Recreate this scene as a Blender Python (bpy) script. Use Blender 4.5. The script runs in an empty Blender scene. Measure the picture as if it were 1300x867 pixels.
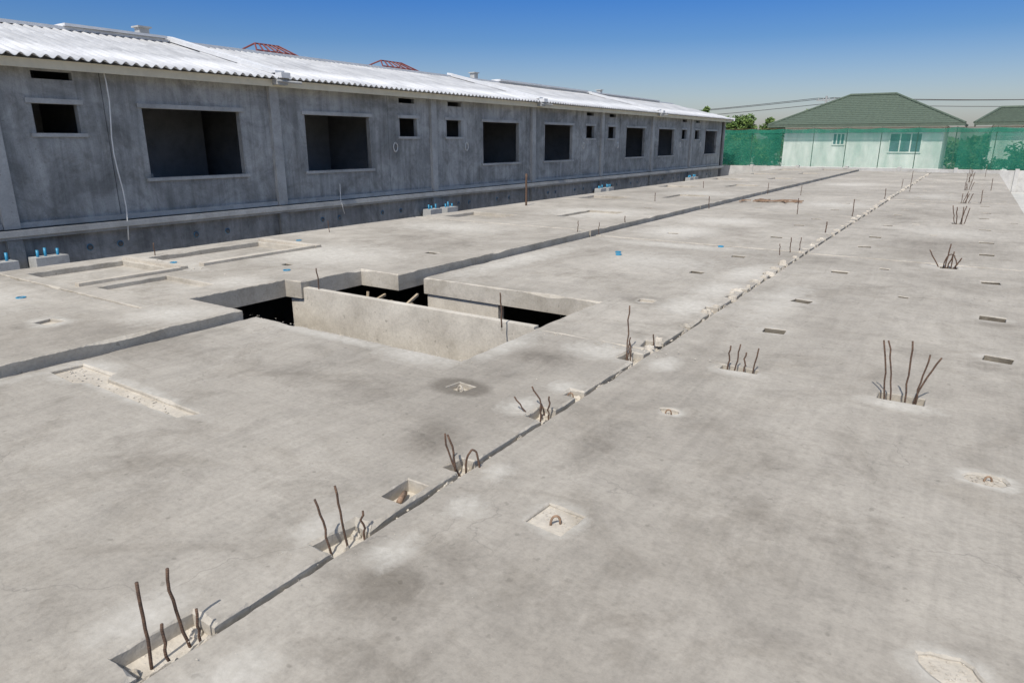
import bpy, bmesh, math, random
import numpy as np
from mathutils import Vector, Matrix, noise
from mathutils.geometry import tessellate_polygon, delaunay_2d_cdt
random.seed(7)
sc=bpy.context.scene
col=bpy.context.collection

# ------------------------------------------------------------------ materials
def newmat(name):
    m=bpy.data.materials.new(name); m.use_nodes=True
    nt=m.node_tree; nt.nodes.clear()
    o=nt.nodes.new("ShaderNodeOutputMaterial")
    b=nt.nodes.new("ShaderNodeBsdfPrincipled")
    nt.links.new(b.outputs[0],o.inputs[0])
    return m,nt,b,o
def nz(nt,vec,scale,detail=6,rough=.6,dist=0):
    n=nt.nodes.new("ShaderNodeTexNoise"); n.inputs["Scale"].default_value=scale
    n.inputs["Detail"].default_value=min(detail,6); n.inputs["Roughness"].default_value=rough
    n.inputs["Distortion"].default_value=dist
    nt.links.new(vec,n.inputs["Vector"]); return n.outputs["Fac"]
def ramp(nt,fac,stops):
    r=nt.nodes.new("ShaderNodeValToRGB"); e=r.color_ramp.elements
    while len(e)<len(stops): e.new(.5)
    for i,(p,c) in enumerate(stops):
        e[i].position=p; e[i].color=(c,c,c,1) if isinstance(c,(int,float)) else (*c,1)
    nt.links.new(fac,r.inputs[0]); return r.outputs[0]
def mix(nt,a,b,fac,mode='MIX'):
    m=nt.nodes.new("ShaderNodeMix"); m.data_type='RGBA'; m.blend_type=mode
    for s,v in ((m.inputs[6],a),(m.inputs[7],b)):
        if isinstance(v,tuple): s.default_value=(*v,1)
        else: nt.links.new(v,s)
    if isinstance(fac,(int,float)): m.inputs[0].default_value=fac
    else: nt.links.new(fac,m.inputs[0])
    return m.outputs[2]
def math_(nt,op,a,b,c=None):
    n=nt.nodes.new("ShaderNodeMath"); n.operation=op
    for i,v in enumerate((a,b,c)):
        if v is None: continue
        if isinstance(v,(int,float)): n.inputs[i].default_value=v
        else: nt.links.new(v,n.inputs[i])
    return n.outputs[0]
def coords(nt,scale=(1,1,1),rot=(0,0,0)):
    t=nt.nodes.new("ShaderNodeTexCoord"); mp=nt.nodes.new("ShaderNodeMapping")
    mp.inputs["Scale"].default_value=scale; mp.inputs["Rotation"].default_value=rot
    nt.links.new(t.outputs["Object"],mp.inputs[0]); return mp.outputs[0]
def bump(nt,b,h,strength,dist=.01,prev=None):
    n=nt.nodes.new("ShaderNodeBump"); n.inputs["Strength"].default_value=strength
    n.inputs["Distance"].default_value=dist
    nt.links.new(h,n.inputs["Height"])
    if prev: nt.links.new(prev,n.inputs["Normal"])
    nt.links.new(n.outputs[0],b.inputs["Normal"]); return n.outputs[0]

def concrete(name,dark,light,mott=.8,stain=.5,fine=40,bs=.25,tone=False,streak=True,runs=False):
    m,nt,b,o=newmat(name)
    v=coords(nt)
    big=nz(nt,v,.55*mott,5,.62,.4)
    c=ramp(nt,big,[(.32,dark),(.68,light)])
    mid=ramp(nt,nz(nt,v,3.2,6,.7,.6),[(.28,.80),(.5,1.0),(.74,1.13)])
    c=mix(nt,c,mid,.8,'MULTIPLY')
    fi=ramp(nt,nz(nt,v,fine,4,.7),[(.25,.76),(.5,1.0),(.75,1.15)])
    c=mix(nt,c,fi,.7,'MULTIPLY')
    if streak:
        s1=ramp(nt,nz(nt,coords(nt,(6,.7,1),(0,0,.5)),1.6,5,.65,1.2),[(.35,.86),(.55,1.03),(.7,1.1)])
        c=mix(nt,c,s1,.5,'MULTIPLY')
        s2=ramp(nt,nz(nt,coords(nt,(.8,9,1),(0,0,-.35)),1.3,5,.65,1.5),[(.35,.88),(.55,1.0),(.7,1.08)])
        c=mix(nt,c,s2,.45,'MULTIPLY')
    if runs:
        s1=ramp(nt,nz(nt,coords(nt,(1,5,.35)),1.3,5,.65,.5),[(.35,.74),(.55,1.02),(.7,1.12)])
        c=mix(nt,c,s1,.85,'MULTIPLY')
        s3=ramp(nt,nz(nt,v,.9,5,.7,1.0),[(.40,.72),(.52,1.0),(.66,1.14)])
        c=mix(nt,c,s3,.85,'MULTIPLY')
    st=ramp(nt,nz(nt,v,1.15,6,.72,1.6),[(.50,0),(.63,1)])
    c=mix(nt,c,mix(nt,c,(.74,.725,.70),1,'MULTIPLY'),mix(nt,(0,0,0),st,stain))
    dk=ramp(nt,nz(nt,v,17,2,.5),[(.69,0),(.75,1)])
    c=mix(nt,c,(.17,.155,.13),mix(nt,(0,0,0),dk,.5))
    if tone:
        vo=nt.nodes.new("ShaderNodeTexVoronoi"); vo.feature='DISTANCE_TO_EDGE'; vo.inputs["Scale"].default_value=.55
        wv=nt.nodes.new("ShaderNodeTexNoise"); wv.inputs["Scale"].default_value=2.2; wv.inputs["Detail"].default_value=5
        nt.links.new(v,wv.inputs["Vector"])
        va=nt.nodes.new("ShaderNodeVectorMath"); va.operation='MULTIPLY_ADD'; nt.links.new(wv.outputs["Color"],va.inputs[0]); va.inputs[1].default_value=(.9,.9,.9); nt.links.new(v,va.inputs[2])
        nt.links.new(va.outputs[0],vo.inputs["Vector"])
        ck=ramp(nt,vo.outputs["Distance"],[(.0,.35),(.0035,0)])
        gate=ramp(nt,nz(nt,v,.45,2,.5),[(.5,0),(.56,1)])
        c=mix(nt,c,(.12,.11,.10),math_(nt,'MULTIPLY',ck,gate))
        dn=nz(nt,v,7,6,.75,.8)
        for an,cc,k in (("damp",None,.95),("dust",1,.85)):
            a=nt.nodes.new("ShaderNodeAttribute"); a.attribute_name=an
            q=math_(nt,'MULTIPLY_ADD',dn,1.5 if cc else 1.0,math_(nt,'SUBTRACT',a.outputs["Fac"],.98 if cc else .70))
            al=ramp(nt,q,[(.05,0),(.75 if cc else .62,k)])
            if cc:
                lc=ramp(nt,nz(nt,v,22,5,.7),[(.3,(.40,.375,.33)),(.7,(.55,.525,.475))])
                c=mix(nt,c,lc,al)
            else: c=mix(nt,c,mix(nt,c,(.60,.585,.565),1,'MULTIPLY'),al)
        a=nt.nodes.new("ShaderNodeAttribute"); a.attribute_type='OBJECT'; a.attribute_name="tone"
        c=mix(nt,c,a.outputs["Color"],1,'MULTIPLY')
    nt.links.new(c,b.inputs["Base Color"])
    b.inputs["Roughness"].default_value=.88
    b.inputs["Specular IOR Level"].default_value=.3
    n=bump(nt,b,nz(nt,v,4,4,.6),bs*.5,.02)
    bump(nt,b,nz(nt,v,fine*2,3,.7),bs,.004,n)
    return m
M_slab=concrete("slab_concrete",(.275,.250,.214),(.405,.374,.326),stain=.5,bs=.3,tone=True)
M_edge=concrete("slab_edge_concrete",(.34,.31,.26),(.48,.445,.385),mott=3,stain=.6,bs=.6,streak=False)
M_mortar=concrete("mortar",(.40,.36,.30),(.56,.515,.44),mott=5,stain=.35,bs=.8,streak=False)
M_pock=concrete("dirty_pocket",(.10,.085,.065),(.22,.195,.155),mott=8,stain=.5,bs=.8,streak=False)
M_wall=concrete("precast_wall_concrete",(.255,.262,.258),(.41,.415,.405),mott=1.2,stain=.7,bs=.15,streak=False,runs=True)
M_wall2=concrete("precast_trim_concrete",(.32,.325,.32),(.45,.455,.445),mott=1.5,stain=.5,bs=.15,streak=False)
M_lower=concrete("lower_wall_concrete",(.20,.205,.20),(.32,.32,.31),mott=1.2,stain=.7,bs=.2,streak=False,runs=True)  # wall concrete made darker: shade below the ledge put into the colour
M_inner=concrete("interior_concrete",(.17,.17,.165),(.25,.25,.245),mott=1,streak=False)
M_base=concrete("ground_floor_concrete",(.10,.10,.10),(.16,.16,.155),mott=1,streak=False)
M_white=concrete("pale_render",(.42,.41,.385),(.56,.55,.52),mott=1,stain=.4,streak=False)
M_panel=concrete("panel_cream",(.44,.40,.335),(.58,.54,.465),mott=2.5,stain=.45,bs=.4,streak=False)

def simple(name,colr,rough=.6,var=.25,scale=8,metal=0):
    m,nt,b,o=newmat(name); v=coords(nt)
    k=ramp(nt,nz(nt,v,scale,5,.65),[(.3,1-var),(.7,1+var)])
    nt.links.new(mix(nt,colr,k,1,'MULTIPLY'),b.inputs["Base Color"])
    b.inputs["Roughness"].default_value=rough; b.inputs["Metallic"].default_value=metal
    return m
def rust():
    m,nt,b,o=newmat("rusty_steel"); v=coords(nt)
    c=ramp(nt,nz(nt,v,60,5,.7),[(.3,(.045,.03,.023)),(.55,(.11,.065,.042)),(.8,(.21,.125,.075))])
    nt.links.new(c,b.inputs["Base Color"]); b.inputs["Roughness"].default_value=.8
    wv=nt.nodes.new("ShaderNodeTexWave"); wv.bands_direction='Z'; wv.inputs["Scale"].default_value=35
    nt.links.new(v,wv.inputs["Vector"]); bump(nt,b,wv.outputs["Fac"],.5,.002); return m
M_rust=rust()
def roofmat():
    m,nt,b,o=newmat("fibre_cement_sheet"); v=coords(nt)
    c=ramp(nt,nz(nt,v,1.2,5,.65),[(.3,(.46,.47,.49)),(.7,(.66,.67,.68))])
    s=ramp(nt,nz(nt,coords(nt,(.5,9,1)),1.5,5,.6),[(.35,.78),(.6,1.04)])
    nt.links.new(mix(nt,c,s,.8,'MULTIPLY'),b.inputs["Base Color"]); b.inputs["Roughness"].default_value=.75
    return m
M_roof=roofmat()
M_cap=simple("white_ridge_cap",(.60,.61,.62),.7,.1,3)
M_cream=simple("cream_fascia",(.64,.585,.44),.6,.1,3)
M_blue=simple("blue_pvc_pipe",(.03,.25,.42),.45,.15)
M_red=simple("red_oxide_steel",(.17,.04,.035),.6,.2)
M_grn=simple("green_roof_tile",(.085,.115,.085),.8,.22,5)
M_hwall=simple("white_paint",(.74,.76,.70),.7,.06,2)
M_glass=simple("window_glass",(.10,.16,.18),.15,.3,1)
M_wood=simple("weathered_timber",(.36,.29,.20),.8,.3,20)
M_cable=simple("white_cable",(.7,.7,.68),.5,.1)
M_wire=simple("power_cable",(.04,.04,.04),.6,.1)
M_soil=simple("pale_soil",(.46,.425,.365),.95,.2,.6)
M_hook=simple("dusty_rust",(.26,.17,.11),.85,.35,50)

def leafmat(name,a,b_):
    m,nt,b,o=newmat(name); v=coords(nt)
    c=ramp(nt,nz(nt,v,1.2,4,.6),[(.3,a),(.7,b_)])
    nt.links.new(c,b.inputs["Base Color"]); b.inputs["Roughness"].default_value=.6
    return m
M_leaf=leafmat("foliage",(.035,.075,.015),(.12,.19,.035))
M_leafd=leafmat("foliage_dark",(.02,.045,.015),(.05,.09,.025))
M_bark=simple("bark",(.12,.09,.06),.9,.3,12)

# ------------------------------------------------------------------ mesh helpers
def mk(name,V,Fc,mats,mi=None,parent=None,smooth=False):
    me=bpy.data.meshes.new(name); me.from_pydata([tuple(v) for v in V],[],Fc); 
    for m in (mats if isinstance(mats,list) else [mats]): me.materials.append(m)
    if mi: me.polygons.foreach_set("material_index",mi)
    if smooth: me.polygons.foreach_set("use_smooth",[True]*len(me.polygons))
    me.update()
    ob=bpy.data.objects.new(name,me); col.objects.link(ob)
    if parent: ob.parent=parent
    return ob
def empty(name):
    e=bpy.data.objects.new(name,None); col.objects.link(e); return e
class B:
    def __init__(s): s.V=[];s.F=[];s.M=[]
    def box(s,x0,x1,y0,y1,z0,z1,m=0,j=0):
        n=len(s.V); J=lambda: random.uniform(-j,j) if j else 0
        for z in (z0,z1):
            for x,y in ((x0,y0),(x1,y0),(x1,y1),(x0,y1)): s.V.append((x+J(),y+J(),z+J()))
        for f in ((0,3,2,1),(4,5,6,7),(0,1,5,4),(1,2,6,5),(2,3,7,6),(3,0,4,7)):
            s.F.append([n+i for i in f]); s.M.append(m)
    def obox(s,c,ax,ay,az,m=0):
        n=len(s.V); c=Vector(c)
        for k in (-1,1):
            for a,b in ((-1,-1),(1,-1),(1,1),(-1,1)): s.V.append(c+ax*a+ay*b+az*k)
        for f in ((0,3,2,1),(4,5,6,7),(0,1,5,4),(1,2,6,5),(2,3,7,6),(3,0,4,7)):
            s.F.append([n+i for i in f]); s.M.append(m)
    def tube(s,pts,r,seg=7,m=0):
        pts=[Vector(p) for p in pts]; n0=len(s.V)
        for i,p in enumerate(pts):
            d=(pts[min(i+1,len(pts)-1)]-pts[max(i-1,0)]).normalized()
            a=d.orthogonal().normalized() if i==0 else (pa-d*pa.dot(d)).normalized()
            pa=a; b=d.cross(a); rr=r[i] if isinstance(r,list) else r
            for k in range(seg):
                t=2*math.pi*k/seg; s.V.append(p+a*math.cos(t)*rr+b*math.sin(t)*rr)
        for i in range(len(pts)-1):
            for k in range(seg):
                k2=(k+1)%seg; s.F.append([n0+i*seg+k,n0+i*seg+k2,n0+(i+1)*seg+k2,n0+(i+1)*seg+k]); s.M.append(m)
        s.F.append([n0+k for k in range(seg)][::-1]); s.M.append(m)
        e=n0+(len(pts)-1)*seg; s.F.append([e+k for k in range(seg)]); s.M.append(m)
    def rock(s,x,y,z,r,m=0,flat=.6):
        n=len(s.V); ph=random.random()*6
        pts=[(0,0,1),(0,0,-.5)]+[(math.cos(ph+k*1.2566),math.sin(ph+k*1.2566),random.uniform(-.1,.5)) for k in range(5)]
        for p in pts: 
            q=random.uniform(.6,1.25)*r; s.V.append((x+p[0]*q,y+p[1]*q,z+p[2]*q*flat))
        for k in range(5):
            a=n+2+k; b=n+2+(k+1)%5; s.F.append([n,a,b]); s.F.append([n+1,b,a]); s.M+= [m,m]
    def lump(s,x,y,z,rx,ry,rz,seed,m=0):
        n=len(s.V); S,Rn=12,3
        s.V.append((x,y,z+rz))
        for l in range(1,Rn+1):
            t=l/Rn
            for k in range(S):
                a=2*math.pi*k/S; q=t*(1+.45*noise.noise((math.cos(a)*1.2+seed,math.sin(a)*1.2,seed)))
                s.V.append((x+rx*q*math.cos(a),y+ry*q*math.sin(a),z+rz*(1-t**3)*(1+.7*noise.noise((a,t*3,seed)))-(.03 if l==Rn else 0)))
        for k in range(S): s.F.append([n,n+1+k,n+1+(k+1)%S]); s.M.append(m)
        for l in range(Rn-1):
            for k in range(S):
                k2=(k+1)%S; s.F.append([n+1+l*S+k,n+1+(l+1)*S+k,n+1+(l+1)*S+k2,n+1+l*S+k2]); s.M.append(m)
    def out(s,name,mats,parent=None,smooth=False): return mk(name,s.V,s.F,mats,s.M,parent,smooth)

ZL=.075
DUST=[(-1.7,.95,.15,.22,1),(-1.75,1.75,.12,.2,1),(-1.70,2.2,.13,.14,1),(-1.78,2.55,.1,.15,.9),(-2.2,.95,.16,.22,1),(-2.12,1.7,.14,.2,.9),
   (-2.15,3.35,.18,.22,1.1),(-2.1,3.8,.16,.16,1),(-2.25,4.7,.4,.3,1.1),(-1.72,4.7,.16,.25,1.1),(-1.31,2.33,.17,.17,1.2),(-1.33,3.81,.11,.09,1.2),(.29,3.83,.18,.13,1.3),(.19,2.24,.16,.14,1.3),
   (-.17,4.72,.3,.14,1.1),(-1.22,4.8,.25,.14,1.1),(-4.5,2.12,.95,.14,1.2),(-5.2,2.15,.35,.28,1.2),(-5.4,1.2,.15,1.2,.9),(-4.4,3.8,1.3,.12,1),(-3.4,3.8,.5,.25,1),(-2.67,6.6,.16,.16,1),
   (-2.2,6.6,.4,.6,1),(-2.2,7.6,.35,.7,1),(-2.2,8.8,.35,.9,1),(-4.4,12.3,.9,1.2,1.1),(-3.8,10.6,1.6,.4,.9),(-5.2,8,.4,2.2,.9),(-8.5,2.6,1.4,.6,1),(-6.0,3.3,.5,.5,.9),(-7.5,6.5,1.5,1.2,.95),(-6.62,2.56,.28,.22,1.1),
   (-8,10,1.6,1,.9),(-4.2,14.5,1.2,1,.9),(-3.5,9,1.2,1,.75),(-1.5,7.4,.35,1.5,.75),(.36,6.27,.2,.18,.9),(.37,7.76,.22,.2,.9),(-1.27,6.16,.2,.18,.9),(-1.29,7.55,.2,.18,.9),(-.1,10.8,.4,.35,1),
   (-3,20,1.4,1.4,.9),(-7,14,1.6,1.6,.9),(-7,21,1.6,1.6,.9),(-.2,15,1.2,1.2,.75),(-1.0,25,1,1.8,.8),(-4,30,1.4,2,.9),(-8.7,4.0,.9,.9,.9),(-8.7,5.9,.9,1.1,.9),(-7.3,4,.7,.6,.9),(-8.6,4.8,1.2,.3,1),(-3.0,4.4,.25,.6,1),(-6.8,4.6,.5,.5,.8)]
DAMP=[(-1.62,1.55,.32,.26,.85),(-1.48,1.85,.3,.3,.55),(-1.35,1.2,.4,.25,.5),(-2.69,3.42,.26,.17,1.6),(-2.5,1.9,.5,.3,.45),(-3.4,1.6,.8,.4,.45),(-3.9,3.0,.8,.3,.45),
    (-2.28,2.65,.28,.3,.7),(-6.62,2.56,.2,.35,.7),(-3.2,3.0,.6,.4,.5),(-.6,3.6,.7,.5,.35),(-.3,2.9,.9,.4,.4),(-2.6,4.3,.5,.3,.65),(-4.8,2.9,.7,.4,.45),(-2.67,6.6,.36,.24,.95),
    (-3.8,7.6,.9,.7,.45),(-.6,8.6,1,.8,.4),(-7.4,5.4,.6,.5,.5),(-6.5,8.2,.8,1,.5),(-3.6,13,1,1.3,.45),(-.3,13,1,1.4,.4),(-1.5,3.1,.3,.6,.45),(-4.0,.9,1,.6,.4),(-8,1.8,1.5,.6,.45),(-2.2,5.4,.3,.3,.55),
    (-2.9,.6,.5,.3,.45),(.5,3.2,.4,.5,.35),(-.9,1.9,.5,.25,.4),(-3.4,4.3,.3,.4,.6),(-4.0,5.0,.5,.2,.5),(.36,6.0,.35,.2,.6),(.4,7.5,.35,.25,.6),(-7.6,8.5,.8,.5,.5),(-4.6,9.3,.5,1,.45),(-1.2,17,.8,2,.45)]
def field(P,L):
    out=np.zeros(len(P)); 
    for x,y,rx,ry,k in L:
        d=np.sqrt(((P[:,0]-x)/rx)**2+((P[:,1]-y)/ry)**2)
        out=np.maximum(out,k*np.clip(1.15-d,0,1)**.8)
    return out

def rings(poly,outer=True,seed=0,amp=1.0):
    n=len(poly); ex=[];ins=[]
    for i in range(n):
        p=Vector(poly[i]);q=Vector(poly[(i+1)%n]);o=Vector(poly[i-1])
        d=(q-p); L=d.length; d.normalize(); d0=(p-o).normalized()
        nl=Vector((-d.y,d.x)); n0=Vector((-d0.y,d0.x))
        k0=max(1,int(L/.5)) if L>3 else 1
        for a_ in range(k0):
            pa=p.lerp(q,a_/k0); pb=p.lerp(q,(a_+1)/k0); my=max(min(pa.y,pb.y),0)
            st=.02 if my<4 else (.05 if my<11 else .25)
            k=max(1,int((pb-pa).length/st))
            for j in range(k):
                e=pa.lerp(pb,j/k); nn=(n0+nl) if (j==0 and a_==0) else nl
                a=noise.noise((e.x*9+seed,e.y*9,seed)); b=noise.noise((e.x*2.3,e.y*2.3+seed,seed+3)); c=noise.noise((e.x*35,e.y*35,seed))
                h=.003+amp*(.018*max(0,a+.05)+.07*max(0,b-.2)+.009*abs(c))
                ex.append(e.copy()); ins.append((e+nn*(h if outer else -h),h))
    return ex,ins
def sq(cx,cy,w,h,rot=0):
    c,s=math.cos(rot),math.sin(rot)
    return [(cx+x*c-y*s,cy+x*s+y*c) for x,y in ((-w/2,-h/2),(w/2,-h/2),(w/2,h/2),(-w/2,h/2))]
def blob(cx,cy,rx,ry,seed,n=14):
    return [(cx+rx*(1+.5*noise.noise((math.cos(a)+seed,math.sin(a),seed)))*math.cos(a),cy+ry*(1+.5*noise.noise((math.cos(a)+seed,math.sin(a),seed)))*math.sin(a)) for a in [2*math.pi*k/n for k in range(n)]]
def pip(x,y,poly):
    r=False; n=len(poly)
    for i in range(n):
        x1,y1=poly[i][0],poly[i][1]; x2,y2=poly[i-1][0],poly[i-1][1]
        if (y1>y)!=(y2>y) and x<(x2-x1)*(y-y1)/(y2-y1)+x1: r=not r
    return r
nslab=0
def slab(name,poly,z=0.0,thick=.15,holes=(),tone=1.0,amp=1.0):
    global nslab; nslab+=1
    allr=[(rings(poly,True,nslab*3.1,amp),None)]+[(rings(h[0],False,nslab*3.1+i,.6),h) for i,h in enumerate(holes)]
    pts=[];edges=[];starts=[];hp=[]
    for (ex,ins),h in allr:
        s=len(pts); starts.append(s); pts+=[p[0].copy() for p in ins]; n=len(ins)
        edges+=[(s+i,s+(i+1)%n) for i in range(n)]
        if h: 
            l=[(p[0].x,p[0].y) for p in ins]; hp.append((l,min(q[0] for q in l),max(q[0] for q in l),min(q[1] for q in l),max(q[1] for q in l)))
    xs=[p[0] for p in poly]; ys=[p[1] for p in poly]
    y=min(ys)+.03
    while y<max(ys)-.02:
        st=.05 if -.2<y<5.2 else (.09 if y<11.2 and y>0 else (.25 if y<25 else .5))
        if y<-.2: st=.3
        x=min(xs)+.03
        while x<max(xs)-.02:
            pts.append(Vector((x+random.uniform(-.2,.2)*st,y+random.uniform(-.2,.2)*st))); x+=st
        y+=st
    vo,eo,fo,ov,oe,of=delaunay_2d_cdt(pts,edges,[],1,1e-6)
    mp={}
    for i,l in enumerate(ov):
        for k in l: mp[k]=i
    V=[(p.x,p.y,z+.0025*noise.noise((p.x*.9,p.y*.9,nslab))) for p in vo]
    Fc=[];Mi=[]
    for f in fo:
        cx=sum(vo[i].x for i in f)/len(f); cy=sum(vo[i].y for i in f)/len(f); bad=False
        for l,x0,x1,y0,y1 in hp:
            if x0<cx<x1 and y0<cy<y1 and pip(cx,cy,l): bad=True;break
        if bad: continue
        a,b,c=[vo[i] for i in f[:3]]
        f=list(f) if (b-a).cross(c-b)>0 else list(f)[::-1]
        Fc.append(f); Mi.append(0)
    for idx,((ex,ins),h) in enumerate(allr):
        n=len(ex); top=[mp[starts[idx]+i] for i in range(n)]; s1=len(V)
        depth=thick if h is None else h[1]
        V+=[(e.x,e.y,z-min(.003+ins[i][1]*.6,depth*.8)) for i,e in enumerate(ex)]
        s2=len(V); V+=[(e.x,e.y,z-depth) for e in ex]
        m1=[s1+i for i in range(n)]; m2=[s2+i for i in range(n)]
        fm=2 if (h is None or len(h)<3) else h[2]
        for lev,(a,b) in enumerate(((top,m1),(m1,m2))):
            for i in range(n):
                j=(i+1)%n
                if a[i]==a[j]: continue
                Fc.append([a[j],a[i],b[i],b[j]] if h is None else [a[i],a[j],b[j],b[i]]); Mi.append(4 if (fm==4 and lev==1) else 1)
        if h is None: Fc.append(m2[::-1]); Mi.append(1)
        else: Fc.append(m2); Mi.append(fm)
    ob=mk(name,V,Fc,[M_slab,M_edge,M_mortar,M_slab,M_pock],Mi); ob["tone"]=(tone,tone,tone*.99)  # per-slab multiplier; far slabs lighter, viewing-angle brightening put into the colour
    PV=np.array([(v[0],v[1]) for v in V])
    for an,L in (("dust",DUST),("damp",DAMP)):
        at=ob.data.attributes.new(an,'FLOAT','POINT'); at.data.foreach_set("value",field(PV,L).astype(np.float32))
    return ob

# ------------------------------------------------------------------ slabs
XA0,XA1=-5.50,-1.94
XR0,XR1=-1.912,1.15
XL0,XL1=-9.75,-5.575
def right_notched(x0,x1,y0,y1,notches,pre,post):
    p=list(pre)
    for y,l,d in sorted(notches):
        k=random.uniform(-.015,.015)
        p+=[(x1,y-l/2),(x1-d+k,y-l/2+random.uniform(-.01,.01)),(x1-d-k,y+l/2+random.uniform(-.01,.01)),(x1,y+l/2)]
    return p+list(post)
nA=[(.93,.27,.14),(1.70,.22,.10),(2.50,.15,.09),(3.33,.18,.11),(3.74,.13,.10),(4.70,.2,.14)]
polyA=right_notched(XA0,XA1,0,0,nA,[(XA0,-3),(XA1,-3)],[(XA1,4.952),(-3.03,4.952),(-3.03,3.87),(XA0,3.87)])
trench=[(-5.36,2.02),(-4.98,2.0),(-4.9,2.06),(-3.80,2.05),(-3.74,2.16),(-4.86,2.17),(-4.95,2.24),(-5.36,2.24)]
slab("near_floor_slab",polyA,0.0,holes=[(trench,.025),(sq(-2.69,3.42,.15,.13,-.15),.04),(sq(-2.035,2.14,.13,.19),.07)],tone=.96,amp=1.1)
nM=[(5.12,.2,.14),(5.85,.08,.06),(6.62,.16,.11),(7.30,.14,.1),(7.72,.14,.1),(8.3,.14,.1),(8.88,.14,.1),(9.7,.14,.1)]
polyM=right_notched(0,XA1,0,0,nM,[(-3.06,4.966),(XA1,4.966)],[(XA1,10.93),(XA0+.03,10.93),(XA0+.03,6.27),(-3.06,6.27)])
slab("middle_floor_slab",polyM,-.008,.2,holes=[(sq(-2.67,6.6,.17,.13,.1),.025),(sq(-2.77,8.48,.17,.15),.06,4),(sq(-2.68,10.04,.19,.15),.06,4)],tone=1.06)
polyR=[(XR0,-3),(XR1,-3),(XR1,4.954),(-.03,4.954),(-.03,4.79),(-.30,4.79),(-.30,4.954),(-1.09,4.954),(-1.09,4.84),(-1.36,4.84),(-1.36,4.954),(XR0,4.954)]
slab("near_floor_slab",polyR,-.010,holes=[(sq(-1.315,2.33,.19,.19,-.08),.014),(blob(-1.35,3.81,.06,.045,2),.02),(blob(.29,3.83,.09,.06,5),.012),(blob(.19,2.24,.09,.07,8),.012)],tone=.98,amp=.6)
def yjoin(k): return 4.96+6*k
for k in range(7):
    y0,y1=yjoin(k)+.004,min(yjoin(k+1)-.006,45.0)
    if y0>44.9: break
    hs=[]
    for x,dy,s in ((-1.27,1.2,.18),(-1.29,2.58,.19),(.36,1.3,.19),(.37,2.8,.21),(-1.26,4.64,.19),(.36,4.86,.19),(-.1,5.78,.2),(-.45,3.4,.1),(.85,.6,.12),(-.8,5.2,.12)):
        if y0+dy+.2<y1: hs.append((sq(x+random.uniform(-.03,.03),y0-.008+dy,s,s*random.uniform(.75,1.1),random.uniform(-.2,.2)),.09,4))
    slab("far_floor_slab",[(XR0,y0),(XR1,y0),(XR1,y1),(XR0,y1)],-.020 if k%2==0 else -.012,holes=hs,tone=1.03+.03*(k%3)+.01*k,amp=.45)
    if k>0:
        nn=[(y0+d,.14,.1) for d in (.3,1.0,1.7,2.4,3.2,4.0,4.8,5.5) if y0+d+.2<y1]
        hs=[]
        for x,dy in ((-2.7,1.5),(-2.75,3.6),(-2.68,5.0),(-4.4,1.0)):
            if y0+dy+.3<y1: hs.append((sq(x,y0+dy,.19,.16,.1),.07,4))
        slab("far_floor_slab",right_notched(0,XA1,0,0,nn,[(XA0+.03,y0),(XA1,y0)],[(XA1,y1),(XA0+.03,y1)]),0,holes=hs,tone=1.05+.03*((k*2)%3)+.01*k)
slab("near_floor_slab",[(XL0,-3),(XL1,-3),(XL1,3.78),(-6.45,3.78),(-6.45,3.27),(XL0,3.27)],ZL,.17,holes=[(sq(-6.62,2.56,.2,.16,.2),.03)],tone=1.05)
slab("middle_floor_slab",[(XL0,3.3),(-6.45,3.3),(-6.45,4.97),(-6.2,4.99),(-6.2,5.93),(XL1,5.93),(XL1,10.92),(XL0,10.92)],ZL,.2,
     holes=[(sq(-8.72,4.05,1.25,1.15),.07,3),(sq(-8.75,5.85,1.15,1.8),.07,3),(sq(-7.35,3.95,.95,.8),.05,3),(sq(-6.3,7.42,.2,.12),.05,4),(sq(-7.25,5.64,.16,.1),.05,4)],tone=1.09)
for k in range(1,7):
    y0,y1=yjoin(k)+.02,min(yjoin(k+1)-.02,45.0)
    if y0>44.9: break
    slab("far_floor_slab",[(XL0,y0),(XL1,y0),(XL1,y1),(XL0,y1)],ZL,.17,
        holes=[(sq(-8.75,y0+1.0,1.2,1.1),.07,3),(sq(-6.9,y0+2.6,.9,1.6),.05,3),(sq(-6.4,y0+4.6,.2,.14),.05,4)],tone=1.06+.03*((k+1)%3))

b=B()
for y,l,d in nA+nM: b.box(XA1-d-.05,XR0-.002,y-l/2-.05,y+l/2+.05,-.145,-.07+random.uniform(-.01,.01),0,.004)
for x0,x1,y0,y1 in ((-.34,.01,4.76,4.955),(-1.4,-1.05,4.8,4.955)): b.box(x0,x1,y0,y1,-.14,-.075,0,.003)
for x0,x1,y0,y1 in ((-9.42,-8.04,4.66,4.76),(-8.08,-7.99,3.45,4.65),(-8.15,-8.05,4.98,6.8),(-9.42,-8.05,6.82,6.92)):
    b.box(x0,x1,y0,y1,ZL-.02,ZL+.035,0,.004)
b.out("mortar_bedding",[M_mortar])

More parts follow.
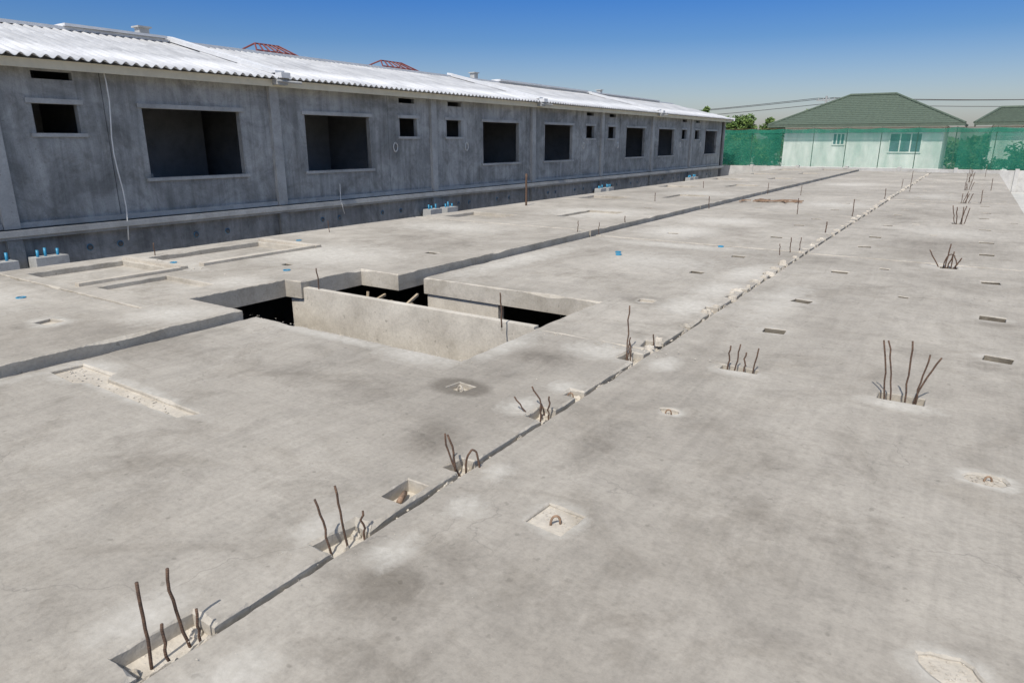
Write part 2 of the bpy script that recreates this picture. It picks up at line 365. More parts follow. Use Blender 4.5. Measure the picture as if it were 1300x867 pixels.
b=B()
def crumbs(n,cx,cy,sx,sy,r0,r1,z=0):
    for _ in range(n): b.rock(random.gauss(cx,sx),random.gauss(cy,sy),z+.002,random.uniform(r0,r1))
for i,(y,l,d) in enumerate(nA+nM):
    crumbs(40,XA1-d/2,y,d*.3,l*.28,.003,.012,-.068)
    crumbs(14,XA1-d/2,y,.1,l*.6,.0015,.004)
    for q in (-1,1):
        b.lump(XA1-d*.6+random.uniform(-.02,.02),y+q*l*.42,-.075,.04,.03,.035,i*7.3+q)
for _ in range(300):
    y=random.uniform(.2,11); b.rock(random.gauss(-1.926,.006),y,random.uniform(-.07,-.03),random.uniform(.004,.012))
for i in range(26):
    y=random.uniform(.2,11); b.lump(-1.925,y,-.05,.014,random.uniform(.03,.12),.035,i*3.7)
for _ in range(220):
    y=random.uniform(0,11); b.rock(random.gauss(-1.925,.09),y,.001,random.uniform(.0012,.0035))
for y in [4.98,5.2,5.28,6.45,6.75,7.2,7.45,7.65,7.9,8.3,8.6,8.9,9.3,9.8,10.4,10.9]+[11+.62*i+random.uniform(-.15,.15) for i in range(52)]:
    a=random.uniform(.03,.07); x=-1.97+random.uniform(-.05,.03)
    b.lump(x,y,-.006,a*1.2,a*1.0,random.uniform(.014,.034),y*3.1)
crumbs(70,-4.4,2.12,.5,.06,.003,.010,-.024)
crumbs(40,-5.2,2.14,.14,.08,.003,.012,-.02)
crumbs(50,-1.31,2.33,.06,.06,.002,.007,-.024)
crumbs(25,-1.35,3.81,.03,.03,.003,.008,-.03)
crumbs(60,.28,3.83,.06,.04,.002,.008,-.022)
crumbs(60,.19,2.24,.05,.05,.002,.006,-.022)
crumbs(40,-.17,4.87,.07,.04,.004,.014,-.07)
crumbs(30,-1.22,4.89,.06,.03,.004,.010,-.07)
crumbs(120,-4.3,3.86,.8,.03,.002,.008,0)
crumbs(60,-2.3,4.9,.4,.05,.003,.010,0)
crumbs(40,-8.5,4.8,.5,.1,.004,.016,ZL)
for _ in range(250): b.rock(random.uniform(-5,1.1),random.uniform(.3,9),.001 if random.random()<.5 else -.01,random.uniform(.001,.003))
b.out("mortar_rubble",[M_mortar])

b=B()
for _ in range(22):
    x,y=random.gauss(-4.43,.3),random.gauss(19.9,.25); a=random.random()*3
    b.obox((x,y,.02+random.random()*.04),Vector((math.cos(a),math.sin(a),0))*random.uniform(.1,.25),Vector((-math.sin(a),math.cos(a),0))*.025,Vector((0,0,.012)))
b.out("scrap_pile",[M_hook])

# ------------------------------------------------------------------ pit: cross panel, beams, lower storey
b=B()
b.box(-6.42,-3.09,5.02,5.10,-1.6,-.002,0)
b.box(-4.35,-3.09,6.02,6.2,-.72,-.60,0)
b.box(-5.44,-4.37,6.30,6.42,-3.0,-.213,0)
b.out("precast_stair_panel",[M_panel])
b=B()
for i in range(8):
    x=-6.1+i*.12; b.obox((x,5.62+random.uniform(-.12,.12),-.2-random.random()*.2),Vector((.016,.0,0)),Vector((random.uniform(-.1,.1),.26,random.uniform(-.1,.1))),Vector((0,0,.014)))
for i in range(5):
    x=-6.0+i*.2; b.tube([(x,5.5,-1.2),(x+random.uniform(-.1,.1),5.7,-.12-random.random()*.1)],.018,6)
b.obox((-5.70,5.62,-.24),Vector((.36,.08,.02)),Vector((0,.025,0)),Vector((0,0,.02)))
b.out("timber_propping",[M_wood])
b=B()
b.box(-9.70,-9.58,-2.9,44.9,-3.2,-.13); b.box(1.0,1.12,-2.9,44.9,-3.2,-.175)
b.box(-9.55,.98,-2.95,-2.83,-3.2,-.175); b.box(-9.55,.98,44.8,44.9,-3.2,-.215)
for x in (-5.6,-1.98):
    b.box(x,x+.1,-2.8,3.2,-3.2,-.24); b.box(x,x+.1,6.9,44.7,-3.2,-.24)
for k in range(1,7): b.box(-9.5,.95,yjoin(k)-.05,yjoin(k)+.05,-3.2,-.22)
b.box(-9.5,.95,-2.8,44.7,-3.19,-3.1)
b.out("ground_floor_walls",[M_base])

# ------------------------------------------------------------------ rebar
def rb(name,rods,r=.0054):
    b=B()
    for p in rods:
        s=random.random()*50
        p=[(q[0]+.004*noise.noise((s,i*.6,0))*min(i,3),q[1]+.004*noise.noise((s,i*.6,9))*min(i,3),q[2]) for i,q in enumerate(p)]
        b.tube(p,r*random.uniform(.9,1.1),7)
    return b.out(name,[M_rust],smooth=True)
def rod(x,y,z0,h,lx=0,ly=0,bend=0):
    pts=[]
    for i in range(9):
        t=i/8; pts.append((x+lx*t+bend*math.sin(t*3.1),y+ly*t+bend*.5*math.sin(t*3.1),z0+(h-z0)*t))
    return pts
def loop(x,y,z0,h,w,dx,dy):
    pts=[]
    for i in range(13):
        t=i/12; a=math.pi*t; pts.append((x-dx*w*math.cos(a)*.5,y-dy*w*math.cos(a)*.5,z0+(h-z0)*math.sin(a)**.6))
    return pts
rb("rebar_cluster",[rod(-2.0,.87,-.08,.27,.0,.0,.003),rod(-1.985,1.0,-.08,.25,-.03,-.02,-.014),rod(-1.955,.90,-.08,.11,.0,.0,.004),rod(-1.955,1.02,-.08,.09)])
rb("rebar_cluster",[rod(-1.99,1.64,-.08,.19,-.065,-.02,.004),rod(-1.97,1.71,-.08,.235,-.03,-.02,.0),rod(-1.955,1.79,-.08,.085)])
rb("rebar_cluster",[rod(-1.98,2.46,-.08,.17,-.045,-.0,.014),rod(-1.97,2.50,-.08,.165,-.08,-.03,-.018),loop(-1.92,2.53,-.07,.085,.07,.9,.5)])
rb("rebar_cluster",[rod(-2.01,3.30,-.08,.09,-.14,-.03),rod(-2.0,3.40,-.08,.13,-.10,-.0,.012),rod(-1.96,3.27,-.08,.085),rod(-1.96,3.37,-.08,.10),rod(-2.01,3.36,-.08,.05)])
rb("rebar_cluster",[rod(-2.06,4.75,-.08,.36,-.04,.1),rod(-1.99,4.68,-.08,.15,-.03,.02),rod(-2.04,4.73,-.08,.11,.0,.02),rod(-1.99,5.12,-.08,.08)])
rb("rebar_cluster",[rod(-1.31,4.90,-.08,.15,.01,.0),rod(-1.26,4.89,-.08,.17,.03,.02),rod(-1.19,4.90,-.08,.11,.0,.03),rod(-1.13,4.91,-.08,.16,.03,.0)])
rb("rebar_cluster",[rod(-.26,4.87,-.08,.36,-.06,-.0,.014),rod(-.22,4.85,-.08,.36,-.07,.03,.014),rod(-.14,4.87,-.08,.38,-.01,.0),rod(-.08,4.88,-.08,.30,.04,.02,-.012),rod(-.10,4.90,-.08,.29,.12,.0,-.018)])
rb("rebar_cluster",[rod(-.17,10.74,-.06,.20,-.16,0),rod(-.12,10.73,-.06,.30,.02,0),rod(-.1,10.76,-.06,.16,.05,0),loop(-.07,10.75,-.06,.16,.14,1,0),rod(-.05,10.74,-.06,.2,.0,0),rod(-.03,10.76,-.06,.12,.08,0)],.008)
for k in (1,2,3,4,5):
    y=yjoin(k+1)-.19
    if y<45: rb("rebar_cluster",[rod(-.16+.04*i+random.uniform(-.01,.01),y+random.uniform(-.04,.04),-.06,random.uniform(.18,.42),random.uniform(-.1,.1),0) for i in range(5)],.009)
far=[(-3.36,4.9,.30),(-5.98,5.06,.24),(-2.13,10.85,.22),(-2.2,10.5,.16),(-2.05,11.1,.2),(-5.67,10.65,.27),(-5.45,11.05,.22),(-5.6,12.5,.2),
     (-2.11,16.98,.38),(-3.25,16.85,.36),(-1.70,26.95,.5),(-2.1,13.6,.2),(-2.05,22.9,.3),(-2.1,29,.3),(-5.4,17.1,.3),(-5.4,23,.35),(-2.2,35,.4),
     (-9.3,8.2,.28),(-9.4,5.1,.25),(.3,22.8,.35),(.6,29,.4),(.5,40,.5),(-4.4,23,.3),(-7,17.5,.3),(-7.7,23.6,.3)]
for x,y,h in far:
    rb("starter_bar",[rod(x,y,-.02,h,random.uniform(-.02,.02),0)],.0065 if y<12 else .009)
rb("steel_rod",[rod(-9.2,14.52,.0,.85,0,0)],.026)
b=B(); b.tube([(-2.075,2.18,-.045),(-2.04,2.12,-.035),(-2.0,2.06,-.015)],.014,10)
b.tube(loop(-1.3,2.31,-.03,.018,.045,.7,.7),.006,6)
for x,y in ((-1.35,3.8),(.3,3.84),(-6.62,2.56),(-2.0,3.72)): b.tube(loop(x,y,-.035,.004,.04,.8,.4),.005,6)
b.out("lifting_hooks",[M_hook],smooth=True)
b=B()
b.tube(loop(-2.69,3.42,-.04,.006,.05,.9,-.2),.007,6); b.out("lifting_hook",[M_mortar],smooth=True)
b=B()
for x,y,z in ((-6.9,5.36,ZL),(-3.18,10.84,0),(-9.35,3.1,ZL),(-7.9,2.85,ZL),(-8.6,4.9,ZL),(-4.2,9.2,0),(-4.3,9.4,0),(-8.9,7.2,ZL)):
    seg=14; n=len(b.V)
    for rr,zz in ((.045,z-.02),(.045,z+.010),(.036,z+.010),(.036,z-.02)):
        for q in range(seg): b.V.append((x+rr*math.cos(q*2*math.pi/seg),y+rr*math.sin(q*2*math.pi/seg),zz))
    for l in range(3):
        for q in range(seg):
            q2=(q+1)%seg; b.F.append([n+l*seg+q,n+l*seg+q2,n+(l+1)*seg+q2,n+(l+1)*seg+q]); b.M.append(0)
b.out("blue_pipe_sleeves",[M_blue])

# ------------------------------------------------------------------ long precast building (left)
bld=empty("precast_concrete_building")
X0=-14.5
P=[5.3+6*k for k in range(-2,8)]
YEND=47.9
def wallpanel(y0,y1,z0,z1,openings,x=X0,th=.13,mat=M_wall,name="wall_panel"):
    loops=[[(y0,z0),(y1,z0),(y1,z1),(y0,z1)]]+[[(a,c),(b_,c),(b_,d),(a,d)] for a,b_,c,d in openings]
    flat=[p for l in loops for p in l]; V=[(x,p[0],p[1]) for p in flat]; n=len(V); V+=[(x-th,p[0],p[1]) for p in flat]
    Fc=[]
    for t in tessellate_polygon([[Vector((p[0],p[1],0)) for p in l] for l in loops]):
        a,b_,c=[Vector(V[i]) for i in t]; t=list(t)
        if (b_-a).cross(c-a).x<0: t=t[::-1]
        Fc.append(t); Fc.append([i+n for i in t[::-1]])
    s=0
    for li,l in enumerate(loops):
        k=len(l)
        for i in range(k):
            j=(i+1)%k; Fc.append([s+j,s+i,n+s+i,n+s+j] if li==0 else [s+i,s+j,n+s+j,n+s+i])
        s+=k
    return mk(name,V,Fc,mat,parent=bld)
tr=B(); inn=B(); low=B(); hoses=B(); pip_=B()
for k in range(len(P)-1):
    a,bq=P[k],P[k+1]; fl=(k%2==0)
    def yy(u,v): return (a+u,a+v) if fl else (bq-v,bq-u)
    s0,s1=yy(.72,1.5); b0,b1=yy(2.75,5.05); j0,j1=yy(2.0,2.0)
    ye=min(bq,YEND); xo=random.uniform(-.006,.006)
    if fl:
        wallpanel(a+.005,j0-.008,.06,3.12,[(s0,s1,1.76,2.28),(s0+.08,s1,2.71,2.85)],X0+xo)
        wallpanel(j0+.008,ye-.005,.06,3.12,[(b0,b1,.87,2.27)],X0-xo)
    else:
        wallpanel(a+.005,j0-.008,.06,3.12,[(b0,b1,.87,2.27)],X0+xo)
        wallpanel(j0+.008,ye-.005,.06,3.12,[(s0,s1,1.76,2.28),(s0,s1-.08,2.71,2.85)],X0-xo)
    tr.box(X0-.05,X0+.09,a-.13,a+.13,.075,3.1)
    for w0,w1,c,d in ((b0,b1,.87,2.27),(s0,s1,1.76,2.28)):
        tr.box(X0-.05,X0+.035,w0-.10,w1+.10,d+.003,d+.09)
        tr.box(X0-.05,X0+.04,w0-.10,w1+.10,c-.07,c-.003)
    tr.box(X0-.02,X0+.05,a+.14,ye-.14,.078,.17)
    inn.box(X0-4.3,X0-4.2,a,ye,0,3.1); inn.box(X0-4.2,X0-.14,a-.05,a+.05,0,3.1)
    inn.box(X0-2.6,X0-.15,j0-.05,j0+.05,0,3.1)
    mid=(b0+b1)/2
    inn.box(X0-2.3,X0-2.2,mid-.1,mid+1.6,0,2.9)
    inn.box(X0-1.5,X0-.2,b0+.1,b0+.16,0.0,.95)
    hy=s1+.25 if fl else s0-.25
    if k!=2:
        for r_ in (.08,.10):
            hoses.tube([(X0+.03,hy+r_*math.cos(t*.5236),1.45+r_*1.4*math.sin(t*.5236)) for t in range(13)],.007,5)
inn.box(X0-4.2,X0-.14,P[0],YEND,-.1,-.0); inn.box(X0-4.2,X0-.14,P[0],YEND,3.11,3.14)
tr.box(X0-.2,X0+.16,P[0],YEND,-.06,.05)
tr.box(X0-.1,X0+.10,P[0],YEND,-.12,-.063)
tr.box(X0-.05,X0+.06,YEND-.12,YEND,.06,3.1)
tr.out("pilasters_and_trim",[M_wall2],bld); inn.out("interior_walls",[M_inner],bld); hoses.out("service_hoses",[M_cable],bld,True)
for k in range(len(P)-1):
    a=P[k]; ye=min(P[k+1],YEND)
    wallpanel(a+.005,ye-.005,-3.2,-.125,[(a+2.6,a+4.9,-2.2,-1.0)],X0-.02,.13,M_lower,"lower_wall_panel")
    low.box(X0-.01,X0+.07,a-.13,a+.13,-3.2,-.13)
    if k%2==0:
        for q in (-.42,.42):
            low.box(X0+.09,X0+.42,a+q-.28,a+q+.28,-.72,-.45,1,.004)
            low.box(X0+.06,X0+.30,a+q-.28,a+q+.28,-3.2,-.73,0)
            for e in (-.18,-.05,.16):
                pip_.tube([(X0+.26,a+q+e,-.5),(X0+.25,a+q+e+.01,-.36+random.uniform(0,.08))],.026,8)
    for e in (1.3,1.9,3.6,4.4):
        seg=[(X0-.012,a+e+.06*math.cos(t*math.pi/8),-.42+.06*math.sin(t*math.pi/8)) for t in range(17)]
        pip_.tube(seg,.005,5); pip_.tube([(X0-.018,a+e,-.42),(X0-.005,a+e,-.42)],.055,12,1)  # blue-rimmed dark discs stand in for the shade inside round wall holes
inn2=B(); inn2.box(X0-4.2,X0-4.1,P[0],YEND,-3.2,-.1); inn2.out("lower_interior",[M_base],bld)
low.out("lower_corbels",[M_lower,M_wall2],bld); pip_.out("blue_pipes",[M_blue,M_base],bld,True)
cb=B(); cb.tube([(X0+.13,7.32+.04*math.sin(i),3.05-i*.34) for i in range(11)],.013,5)
cb.tube([(X0+.1,13.2,.5),(X0+.14,13.15,.1),(X0+.2,13.2,-.3)],.010,5)
cb.tube([(X0+.2,5.5+i*1.1,-.78-.12*math.sin(i*.9)) for i in range(12)],.008,5)
cb.out("hanging_cables",[M_cable],bld,True)
def roof():
    V=[];Fc=[];pit=.2; ny=int((YEND+.35-P[0]+.3)/(pit/8)); y0=P[0]-.3
    rows=[(-14.0,3.06),(-15.5,3.445),(-15.5,3.41),(-17.0,3.80),(-17.0,3.765),(-18.5,4.15)]
    for i,(x,z) in enumerate(rows):
        for j in range(ny+1):
            y=y0+j*pit/8; sag=.012*noise.noise((x*.3,y*.35,0))
            V.append((x+.02*noise.noise((i,math.floor(y/1.1),9)),y,z+.032*math.cos(2*math.pi*y/pit)+sag+(.016*noise.noise((i,math.floor(y/1.1),3)))))
    for i in range(5):
        for j in range(ny):
            a=i*(ny+1)+j; Fc.append([a,a+1,a+ny+2,a+ny+1])
    return mk("corrugated_roof",V,Fc,M_roof,parent=bld,smooth=True)
ro=roof(); ro.modifiers.new("thickness",'SOLIDIFY').thickness=.008
b=B()
n=len(b.V); b.V+=[(-18.5,P[0]-.3,4.14),(-18.5,YEND+.3,4.14),(-23,YEND+.3,3.0),(-23,P[0]-.3,3.0)]; b.F.append([n,n+1,n+2,n+3]); b.M.append(0)
b.box(-18.66,-18.34,P[0],YEND+.3,4.13,4.205)
for i,yc in enumerate((-.7,11.3,23.3,35.3)):
    ax=Vector((4.5,0,-1.1)).normalized(); nrm=Vector((1.1,0,4.5)).normalized()
    c=Vector((-16.35,yc,3.64))+nrm*.08
    b.obox(c,ax*2.28,Vector((0,.13,0)),nrm*.05)
    b.box(-14.25,-13.9,yc-.13,yc+.13,3.05,3.17)
b.box(-18.75,-18.25,8.6,11.1,4.21,4.27); b.box(-18.75,-18.25,26.6,35.1,4.21,4.29); b.box(-18.75,-18.25,35.5,45.5,4.21,4.27)
b.box(-14.6,-13.95,YEND+.3,YEND+.36,2.95,3.15)
b.out("ridge_and_copings",[M_cap],bld)
b=B()
for y in (10.6,25.0,37): b.box(-18.65,-18.42,y-.13,y+.13,4.21,4.42); b.box(-18.70,-18.37,y-.18,y+.18,4.422,4.46)
b.out("roof_vents",[M_wall2],bld)
b=B(); b.box(-14.2,-14.17,P[0]-.3,YEND+.3,2.86,3.02); b.box(-14.49,-14.2,P[0]-.3,YEND+.3,2.985,3.015); b.out("fascia_board",[M_cream],bld)
b=B()
for yc in (11.3,23.3,35.3): b.box(-14.3,-13.98,yc-.2,yc+.1,2.9,3.03,0); b.tube([(-14.0,yc-.2,2.98),(-13.85,yc+.4,2.96)],.03,8)
b.out("eave_brackets",[M_wall2],bld)
V=[(X0,YEND,3.1),(-18.5,YEND,4.1),(-22.5,YEND,3.1),(-22.5,YEND,-3.2),(X0,YEND,-3.2)]
mk("gable_wall",V,[[0,1,2,3,4]],M_wall,parent=bld)
V=[(X0-.01,P[0],3.1),(-18.5,P[0],4.1),(-22.5,P[0],3.1),(-22.5,P[0],-3.2),(X0-.01,P[0],-3.2)]
mk("gable_wall_near",V,[[0,1,2,3,4]],M_wall,parent=bld)
b=B(); b.box(-22.5,-22.4,P[0]+.01,YEND-.01,-3.2,3.1); b.out("rear_wall",[M_wall],bld)

rear=empty("unfinished_row_house")
b=B(); b.box(-30,-23.8,14,40,-3.2,4.5); b.out("walls",[M_wall],rear)
b=B()
for y0,y1 in ((18.2,20.8),(25.2,28.5)):
    ym=(y0+y1)/2; xa,xb,xr=-23.9,-26.5,-25.0; ze,zr=4.78,5.42
    for i in range(7):
        y=y0+(y1-y0)*i/6; yr=ym+(y-ym)*.45
        b.tube([(xa,y,ze),(xr,yr,zr)],.034,6)
        if i in (0,6): b.tube([(xb,y,ze),(xr,yr,zr)],.034,6)
    for t in (0,.5,1):
        hw=(y1-y0)/2*(1-.55*t); x=xa+(xr-xa)*t; z=ze+(zr-ze)*t
        b.tube([(x,ym-hw,z),(x,ym+hw,z)],.034,6)
    for y in (y0,ym,y1): b.tube([(xa,y,4.5),(xa,y,4.82)],.05,6); b.tube([(xb,y,4.5),(xb,y,4.82)],.05,6)
b.out("red_steel_roof_frame",[M_red],rear)

# ------------------------------------------------------------------ boundary wall, net, ground
b=B(); b.box(-16,30,49.6,49.8,-3.2,.02)
for i in range(16): b.box(-16+i*3,-15.8+i*3,49.5,49.9,-3.2,.10)
b.out("boundary_wall",[M_white])
def netmat(name,lo,hi):
    m,nt,bs,o=newmat(name); v=coords(nt)
    c=ramp(nt,nz(nt,v,.5,4,.6),[(.3,(.03,.25,.16)),(.7,(.055,.36,.24))]); nt.links.new(c,bs.inputs["Base Color"]); bs.inputs["Roughness"].default_value=.8
    tl=nt.nodes.new("ShaderNodeBsdfTranslucent"); nt.links.new(c,tl.inputs[0])
    m1=nt.nodes.new("ShaderNodeMixShader"); m1.inputs[0].default_value=.5; nt.links.new(bs.outputs[0],m1.inputs[1]); nt.links.new(tl.outputs[0],m1.inputs[2])
    tp=nt.nodes.new("ShaderNodeBsdfTransparent"); al=ramp(nt,nz(nt,coords(nt,(1,1,.25)),1.3,4,.6),[(.35,lo),(.65,hi)])
    m2=nt.nodes.new("ShaderNodeMixShader"); nt.links.new(al,m2.inputs[0]); nt.links.new(tp.outputs[0],m2.inputs[1]); nt.links.new(m1.outputs[0],m2.inputs[2]); nt.links.new(m2.outputs[0],o.inputs[0])
    return m
M_net=netmat("green_netting",.36,.60); M_net2=netmat("green_netting_hem",.6,.8)
net=empty("green_net_fence")
def nety(x,z): return 50+.08*noise.noise((x*1.8,z*.4,0))+.03*math.sin(x*9)
def netsheet(name,x0,x1,z0,z1,dy,mat,NZ=6):
    V=[];Fc=[];NX=int((x1-x0)/.1)
    for i in range(NX+1):
        for j in range(NZ+1):
            x=x0+i*.1; t=j/NZ; z=z0+(z1-z0)*t-.07*abs(math.sin((x+15.2)*math.pi/2))*(1 if z1>2 else 0)*t
            V.append((x,nety(x,z)+dy,z))
    for i in range(NX):
        for j in range(NZ): a=i*(NZ+1)+j; Fc.append([a,a+NZ+1,a+NZ+2,a+1])
    mk(name,V,Fc,mat,parent=net,smooth=True)
netsheet("netting",-15.2,30.8,.03,2.43,0,M_net)
netsheet("folded_hem",-15.2,30.8,2.16,2.45,-.04,M_net2,3)
netsheet("netting_overlap",-15.2,-11.2,.05,2.40,.3,M_net)
netsheet("netting_overlap",-1.0,30.8,.05,2.38,.3,M_net)
b=B()
for i in range(24): b.tube([(-15.2+i*2,50.16,-.2),(-15.2+i*2,50.16,2.5)],.025,6)
b.tube([(-15.2,50.14,2.44),(30.8,50.14,2.44)],.02,6)
b.out("posts",[M_rust],net)

b=B(); n=400
b.V+=[(-n,-n,-3.2),(n,-n,-3.2),(n,n,-3.2),(-n,n,-3.2)]; b.F.append([0,1,2,3]); b.M.append(0)
b.out("ground",[M_soil])
b=B(); b.box(1.3,12,-3,49.4,-3.19,-1.2,0); b.out("retaining_block",[M_white])

# ------------------------------------------------------------------ houses
def hip_house(name,x0,x1,y0,y1,zw,ze,zr,rx0,rx1,wins,ov=.9):
    e=empty(name)
    b=B(); b.box(x0+ov*1.6,x1-ov*1.6,y0+ov,y1-ov,-3.2,ze-.05); b.out("walls",[M_hwall],e)
    V=[];Fc=[];N=16; yr=(y0+y1)/2
    def ringz(t,lift=0): return [(x0+(rx0-x0)*t,y0+(yr-y0)*t,ze+(zr-ze)*t+lift),(x1+(rx1-x1)*t,y0+(yr-y0)*t,ze+(zr-ze)*t+lift),(x1+(rx1-x1)*t,y1+(yr-y1)*t,ze+(zr-ze)*t+lift),(x0+(rx0-x0)*t,y1+(yr-y1)*t,ze+(zr-ze)*t+lift)]
    for i in range(N):
        V+=ringz(i/N,.07); V+=ringz((i+1)/N,.0)
    for i in range(2*N-1):
        for k in range(4):
            k2=(k+1)%4; Fc.append([i*4+k,i*4+k2,i*4+4+k2,i*4+4+k])
    Fc.append([0,3,2,1])
    mk("tiled_roof",V,Fc,M_grn,parent=e)
    b=B(); b.tube([(rx0,yr,zr+.08),(rx1,yr,zr+.08)],.13,8)
    for q in ((x0,y0,rx0),(x1,y0,rx1),(x0,y1,rx0),(x1,y1,rx1)): b.tube([(q[0],q[1],ze+.06),(q[2],yr,zr+.08)],.11,8)
    b.out("ridge_tiles",[M_grn],e)
    b=B(); b.box(x0,x1,y0-.03,y0+.02,ze-.18,ze+.03); b.box(x0,x0+.04,y0+.03,y1,ze-.18,ze+.03); b.box(x1-.04,x1,y0+.03,y1,ze-.18,ze+.03); b.out("fascia",[M_grn],e)
    b=B(); g_=B()
    for a,bb,c,d in wins:
        yw=y0+ov; g_.box(a,bb,yw-.03,yw-.003,c,d)
        nn=3
        for i in range(nn+1):
            xx=a+(bb-a)*i/nn; b.box(xx-.05,xx+.05,yw-.08,yw-.032,c-.05,d+.05)
        b.box(a-.05,bb+.05,yw-.085,yw-.033,d,d+.1); b.box(a-.05,bb+.05,yw-.085,yw-.033,c-.1,c)
    b.out("window_frames",[M_hwall],e); g_.out("window_glass",[M_glass],e)
    return e
hip_house("green_roof_house",-17.2,-1.2,70.5,83,0,3.1,5.9,-11.2,-7.2,[(-6.7,-4.2,.76,2.3),(-11.4,-10.4,1.4,2.3)])
hip_house("green_roof_house",-.6,12,75,86,0,3.2,4.6,1.2,7,[(4,6,.8,2.2)])

# ------------------------------------------------------------------ trees
def tree(name,x,y,z0,h,r,nleaf=2600,mat=M_leaf,ls=.16,clumps=16):
    e=empty(name); b=B()
    b.tube([(x,y,z0),(x+.1,y,z0+h*.35),(x-.05,y+.1,z0+h*.6),(x,y,z0+h*.9)],[r*.09,r*.07,r*.05,.02],8)
    cl=[]
    for i in range(clumps):
        a=random.random()*6.28; rr=r*random.uniform(.15,.8); zz=z0+h*random.uniform(.42,.93)
        rr*=1-.5*max(0,(zz-z0)/h-.6)
        p=Vector((x+rr*math.cos(a),y+rr*math.sin(a),zz)); cl.append((p,r*random.uniform(.22,.42)))
        b.tube([(x,y,z0+h*random.uniform(.3,.6)),(x+(p.x-x)*.5,y+(p.y-y)*.5,p.z-.2*r),p],[r*.035,r*.025,.01],5)
    b.out("trunk_and_limbs",[M_bark],e)
    V=[];Fc=[]
    for i in range(nleaf):
        p,cr=random.choice(cl); d=Vector((random.gauss(0,1),random.gauss(0,1),random.gauss(0,.8))).normalized()*cr*random.random()**.4
        q=p+d; a=Vector((random.gauss(0,1),random.gauss(0,1),random.gauss(0,.6))).normalized(); c=a.orthogonal().normalized()
        l=ls*random.uniform(.6,1.3); n=len(V)
        V+=[q-a*l,q+c*l*.45,q+a*l,q-c*l*.45]; Fc.append([n,n+1,n+2,n+3])
    mk("leaves",V,Fc,mat,parent=e); return e
tree("leafy_tree",-19.9,72,-3.2,7.9,2.2,4200,ls=.2,clumps=22)
tree("leafy_tree",-17.9,75,-3.2,7.4,1.7,3000,ls=.2)
tree("leafy_tree",-26,78,-3.2,9.2,1.4,1800,ls=.2)
tree("leafy_tree",-16.2,88,-3.2,9.8,1.3,900,ls=.2,clumps=9)
tree("garden_shrub",-.6,60,-3.2,4.6,1.7,2200,M_leafd,.16)
tree("garden_shrub",2.2,62,-3.2,4.9,1.9,2200,M_leafd,.16)
tree("garden_shrub",5.5,60,-3.2,4.8,2.2,2200,M_leafd,.16)
tree("garden_shrub",-17.5,62,-3.2,4.8,1.6,1800,M_leafd,.18)
V=[];Fc=[]
for i in range(9000):
    x=random.uniform(-120,120); y=random.uniform(150,165); hh=2.6+1.6*noise.noise((x*.07,0,0))+1.0*noise.noise((x*.35,3,0))
    q=Vector((x,y,-3.2+(hh+3.0)*random.random()**.6)); a=Vector((random.gauss(0,1),random.gauss(0,.5),random.gauss(0,.8))).normalized(); c=a.orthogonal().normalized(); l=random.uniform(.5,1.0); n=len(V)
    V+=[q-a*l,q+c*l*.6,q+a*l,q-c*l*.6]; Fc.append([n,n+1,n+2,n+3])
mk("distant_trees",V,Fc,M_leafd)

up=empty("utility_pole")
b=B(); b.tube([(-14.6,84,-3.2),(-14.6,84,6.4)],[.16,.11],10); b.box(-15.6,-13.6,83.9,84.0,5.9,6.0)
for x in (-15.4,-14.9,-14.3,-13.8): b.tube([(x,83.95,6.0),(x,83.95,6.2)],.05,6)
b.out("pole",[M_wall2],up)
b=B()
for x,dz in ((-15.4,0),(-13.8,0),(-14.6,-.6)):
    for sx in (-45,45):
        pts=[]
        for i in range(15):
            t=i/14; pts.append((x+sx*t,84,6.2+dz-.9*math.sin(math.pi*t)+(.3 if sx>0 else -.8)*t))
        b.tube(pts,.03,5)
b.out("power_lines",[M_wire],up)

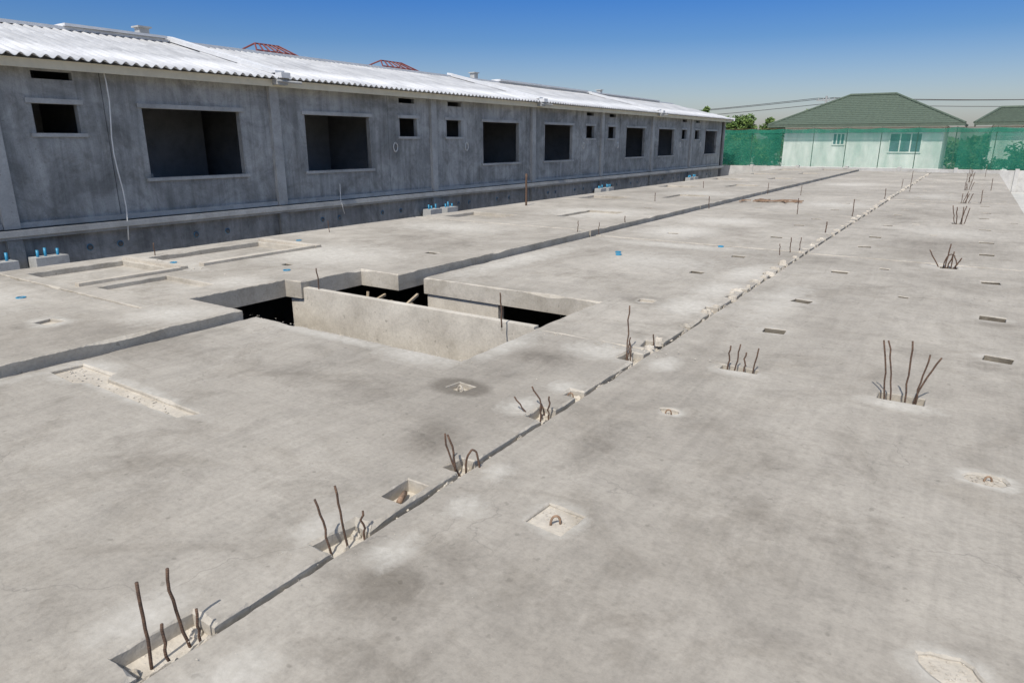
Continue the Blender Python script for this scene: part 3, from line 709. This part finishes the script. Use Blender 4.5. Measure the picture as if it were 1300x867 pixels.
# ------------------------------------------------------------------ light, sky
sd=Vector((.1,-.58,.81)).normalized()
el=math.asin(sd.z); az=math.atan2(sd.x,sd.y)
w=bpy.data.worlds.new("World"); sc.world=w; w.use_nodes=True; nt=w.node_tree; bg=nt.nodes["Background"]
sky=nt.nodes.new("ShaderNodeTexSky"); sky.sky_type='NISHITA'; sky.sun_disc=False; sky.sun_elevation=el; sky.sun_rotation=az
sky.air_density=1.0; sky.dust_density=1.5; sky.ozone_density=2.0
tc=nt.nodes.new("ShaderNodeTexCoord"); sx=nt.nodes.new("ShaderNodeSeparateXYZ"); nt.links.new(tc.outputs["Generated"],sx.inputs[0])
r=nt.nodes.new("ShaderNodeValToRGB"); e=r.color_ramp.elements; e[0].position=0.0; e[0].color=(.84,.79,.85,1); e[1].position=.55; e[1].color=(1.16,1.12,.98,1)
r.color_ramp.elements.new(.055).color=(.68,.69,.77,1); r.color_ramp.elements.new(.13).color=(.29,.46,.70,1); r.color_ramp.elements.new(.21).color=(.10,.34,.74,1); r.color_ramp.elements.new(.3).color=(.14,.38,.80,1)
nt.links.new(sx.outputs[2],r.inputs[0])
mm=nt.nodes.new("ShaderNodeMix"); mm.data_type='RGBA'; mm.blend_type='MULTIPLY'; mm.inputs[0].default_value=1
nt.links.new(sky.outputs[0],mm.inputs[6]); nt.links.new(r.outputs[0],mm.inputs[7]); nt.links.new(mm.outputs[2],bg.inputs[0])
bg.inputs[1].default_value=.15
sl=bpy.data.lights.new("sun",'SUN'); sl.energy=4.2; sl.angle=math.radians(.5); sl.color=(1,.95,.88)
so=bpy.data.objects.new("sun",sl); col.objects.link(so); so.rotation_euler=sd.to_track_quat('Z','Y').to_euler(); so.location=(0,0,30)

# ------------------------------------------------------------------ camera
pitch=math.radians(16.429); yaw=math.radians(33.541)
cam=bpy.data.cameras.new("camera"); cam.lens=23.76; cam.sensor_width=36; cam.clip_start=.05; cam.clip_end=2000
co=bpy.data.objects.new("camera",cam); col.objects.link(co); co.location=(0,0,1.6); co.rotation_euler=(math.pi/2-pitch,0,yaw); sc.camera=co
sc.view_settings.view_transform='Standard'; sc.view_settings.look='None'; sc.view_settings.exposure=0
